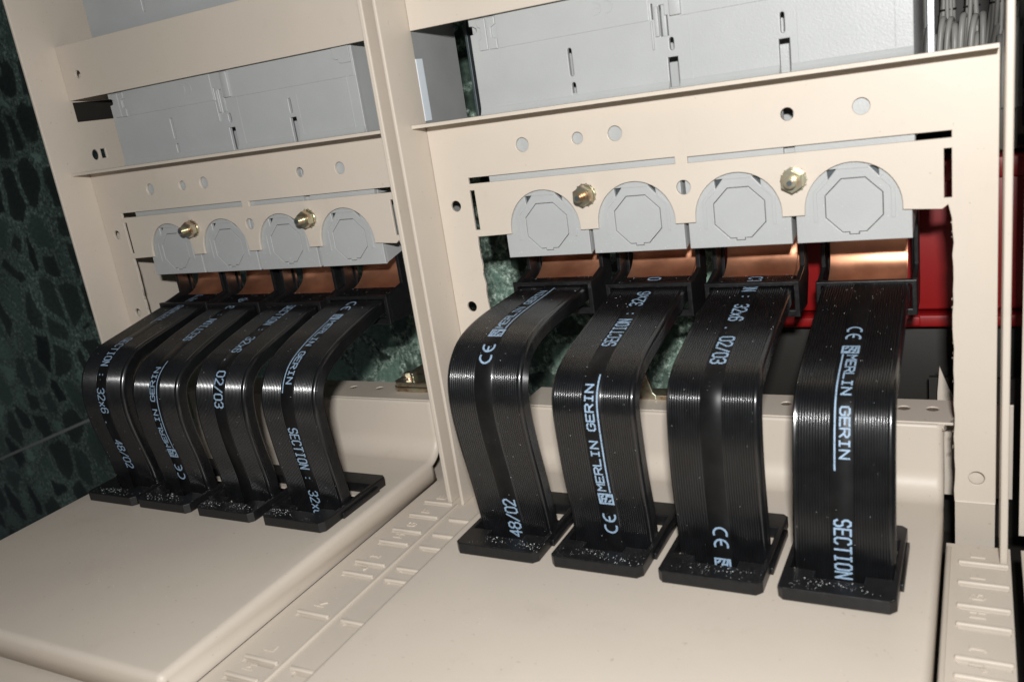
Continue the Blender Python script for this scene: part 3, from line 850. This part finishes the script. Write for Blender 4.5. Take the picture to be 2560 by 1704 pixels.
# ------------------------------------------------------------------ yellow zinc brackets on the ledges
def bracket(x, y, label):
    r = thing('zinc_bracket', label, 'bracket', (x, y, -91.8), 'yellow zinc brackets on the ledges')
    o = [(x - 1, y - 4), (x + 34, y - 4), (x + 34, y + 36), (x - 1, y + 36), (x - 4, y + 30), (x - 4, y - 1)]
    sheet('plate', [o], 'XY', -88.9, 2.6, ZINC, r, .5, 2)
    o2 = [(a + .6, b + .3) for a, b in o]
    sheet('plate', [o2], 'XY', -85.9, 2.6, ZINC, r, .5, 2)
    w = cyl('washer', (x + 3.2, y + 4.5, -86), 'z', 4.0, .9, 24, ZINC, r, .2)
    cyl('bolt_head', (x + 2.8, y + 4.8, -85.2), 'z', 2.9, 2.6, 6, ZINC, r, .35)
    box('bent_tab', (x + 6.2, x + 8.2), (y + 2.0, y + 6.5), (-86, -82.4), ZINC, r, .4)
    box('ridge', (x + 9, x + 24), (y + 24, y + 25.6), (-86.4, -85.0), ZINC, r, .4)
bracket(-118.6, 23.6, 'yellow zinc bracket with bolt on the ledge behind the paired posts')
# small upright lug seen between two bars
r = thing('zinc_bracket', 'small pointed yellow zinc lug standing on the ledge between two black busbars', 'bracket', (33, 24, -92), 'yellow zinc brackets on the ledges')
sheet('lug', [[(27.5, -91.8), (37.5, -91.8), (37.5, -89.5), (36, -88), (33, -77.5), (30, -77.5), (28, -86)]], 'XZ', 22.6, 2.4, ZINC, r, .5)
box('lug_base', (26, 44), (22.8, 33), (-91.9, -89.4), ZINC, r, .5)

# ------------------------------------------------------------------ red box, dark panel, gusset and cables beyond
r = thing('red_enclosure', 'red painted metal enclosure with a flanged lower edge behind the bars', 'enclosure', (180, 100, -72))
box('body', (58, 300), (84, 119), (-64.6, 5), RED, r, 1.2)
box('flange', (52, 300), (79, 92), (-71.8, -65.8), RED, r, .8)
for k in range(6):
    box('flange_tab', (60 + 36 * k, 82 + 36 * k), (77.6, 79.6), (-70.8, -66.2), RED, r, .4)
box('lid_edge', (56, 300), (81.5, 85), (-3.0, 6.5), RED, r, .8)
for k in range(7):
    box('door_rib', (197 + 14 * k, 198.4 + 14 * k), (82.4, 84.6), (-63, -5), RED, r, .3)
p = thing('dark_panel', 'dark panel below the red enclosure', 'plinth', (180, 100, -140))
box('panel_body', (60, 300), (90, 120), (-140, -72.6), DARK, p, 1)  # plain dark box filling the area under the red body
g = thing('corner_gusset', 'small pointed beige gusset standing behind the ledge beside the plain post', 'gusset', (165, 58, -116))
sheet('gusset_sheet', [[(161.5, -120), (170.5, -120), (170.5, -104), (166.5, -95), (162.8, -84.5), (161.8, -98)]], 'XZ', 59, 1.6, BEIGE, g, .3)
lb = thing('terminal_strip', 'grey terminal strip with black marks above the red enclosure', 'terminal strip', (200, 108, 6))
box('strip_body', (186, 260), (100, 119), (6.6, 32), plain('grey_strip', (.12, .115, .1), .5), lb, 1)
for k in range(6):
    box('black_mark', (195.5 + 7 * k, 197.2 + 7 * k), (99.4, 100.2), (17, 27), DARK, lb, .1)
    box('black_mark', (194 + 7 * k, 199 + 7 * k), (99.4, 100.2), (8.5, 13), DARK, lb, .1)

def tube(name, pts, rad, mat, n=10):
    cu = bpy.data.curves.new(name, 'CURVE'); cu.dimensions = '3D'
    cu.bevel_depth = rad * MM; cu.bevel_resolution = 3; cu.use_fill_caps = True
    sp = cu.splines.new('NURBS'); sp.points.add(len(pts) - 1)
    for q, c in zip(sp.points, pts): q.co = (c[0]*MM, c[1]*MM, c[2]*MM, 1)
    sp.use_endpoint_u = True; sp.order_u = 4; sp.resolution_u = 6
    tmp = bpy.data.objects.new(name, cu)
    me = bpy.data.meshes.new_from_object(tmp)
    bpy.data.objects.remove(tmp); bpy.data.curves.remove(cu)
    me.materials.clear()
    return link(name, me, mat, None, 60)
cb = thing('cable_backboard', 'dark board behind the grey cables', 'board', (200, 120, 60))
box('board', (64, 330), (121, 124), (-140, 230), DARK, cb, .5)
for k in range(17):
    x = 154 + k * 2.9 + random.uniform(-.6, .6)
    yb = 96 - (k % 2) * 5 + random.uniform(-2, 2)
    top = random.uniform(54, 66)
    lean = random.uniform(-2, 3.5)
    c = tube('grey_cable', [(x, yb, 26), (x - .4, yb, 42), (x + lean * .2, yb - 1, top - 6), (x + lean * .6, yb + 1, top + 1), (x + lean, yb + 6, top + 4), (x + lean * 1.3, yb + 14, top - 2), (x + lean * 1.4, yb + 16, 30)], random.uniform(1.2, 1.55), CABLE)
    tag(c, 'bent grey cable in the lower bundle above the red enclosure', 'cable', 'grey cables looped above the red enclosure')
for g0, xg in enumerate((157, 166, 175.5, 186, 196, 206)):
    for k in range(7):
        a = k * .9
        x = xg + 3.4 * math.cos(a) * random.uniform(.5, 1); y = 104 + 3.2 * math.sin(a)
        w = random.uniform(-2.5, 2.5)
        c = tube('grey_cable', [(x * 1.0 + w, y, 52), (x + w * .4, y, 62), (xg + (x - xg) * .7, y - 1, 72), (xg + (x - xg) * .6, y - 2, 80), (x + w, y - 1, 95), (x + w, y, 130)], random.uniform(.9, 1.25), CABLE)
        tag(c, 'thin grey cable strapped in the upper bundles above the red enclosure', 'cable', 'grey cables strapped in bundles')
    t = cyl('cable_tie', (xg, 103.0, 71), 'z', 3.5, .9, 20, DARK, None, .2)
    tag(t, 'flat grey tie strapped round a hanging cable bundle', 'cable tie', 'ties round the cable bundles')

# ------------------------------------------------------------------ filings and dust left by the cutting
dv, df = [], []
def grain(p, s):
    i = len(dv)
    a = random.uniform(0, 6.28)
    for k in range(3):
        dv.append((p[0] + s * math.cos(a + 2.09 * k) * random.uniform(.6, 1.3), p[1] + s * math.sin(a + 2.09 * k) * random.uniform(.6, 1.3), p[2]))
    dv.append((p[0], p[1], p[2] + s * random.uniform(.7, 1.3)))
    df.extend([(i, i+1, i+2), (i, i+1, i+3), (i+1, i+2, i+3), (i+2, i, i+3)])
for key, (xc, pts, nr) in bar_geo.items():
    n = len(pts)
    for _ in range(80):
        i = int(n * random.random() ** 1.6 * .9)
        v = random.uniform(-BW/2 + 1, BW/2 - 1)
        grain((xc + v, pts[i][0] + nr[i].x * .02, pts[i][1] + nr[i].y * .02), random.choice((.07, .08, .1, .13, .17)))
    # on the pads
    cxs = [(random.uniform(-15, 15), random.uniform(-82, -77)) for _ in range(2)]
    for _ in range(60):
        c = random.choice(cxs)
        x, y = random.gauss(c[0], 4.2), random.gauss(c[1], 2.0)
        if abs(x) < 18.5 and -84.3 < y < -76.6:
            grain((xc + x, y, -118.6), random.choice((.1, .12, .16, .24)))
    for _ in range(14):
        grain((xc + random.uniform(-19, 19), random.uniform(-84, -77), -118.6), .13)
for c in (0, -D):
    for _ in range(130):
        grain((c + random.uniform(-30, 160), random.uniform(-185, -10), -124.0), random.choice((.08, .1, .12)))
    for i in range(4):
        for _ in range(45):
            x = c + 45 * i + random.uniform(-20, 20)
            z = random.uniform(-11, 0) if random.random() < .75 else random.uniform(0, 12)
            grain((x, 1.85, z), random.choice((.1, .13, .2)))
for _ in range(120):
    grain((random.uniform(-80, -36), random.uniform(-170, -25), ZB + .02), .1)
du = pymesh('white_dust', dv, df, DUST)
tag(du, 'fine white filings scattered over the busbars and foot pads', 'dust', kind='stuff')
# burrs of bare metal along the hand-cut edges
bv, bf = [], []
for c in (0, -D):
    for (x, z0, z1, n) in ((c - 37.0, -34, -4, 22), (c + 170.0, -12, 0, 12), (c + 170.1, -110, -12, 14)):
        for _ in range(n):
            z = random.uniform(z0, z1); s = random.uniform(.25, .7); i = len(bv)
            bv += [(x - .3, .3, z - s), (x - .3, .3, z + s), (x + random.uniform(.2, .8) * (1 if c - 37 == x or x < c else -1), -.3, z), (x, 1.2, z)]
            bf += [(i, i+1, i+2), (i, i+2, i+3), (i+1, i+3, i+2), (i, i+3, i+1)]
bu = pymesh('metal_burr', bv, bf, BURR)
tag(bu, 'bare metal burrs along the hand cut plate edges', 'burrs', kind='stuff')
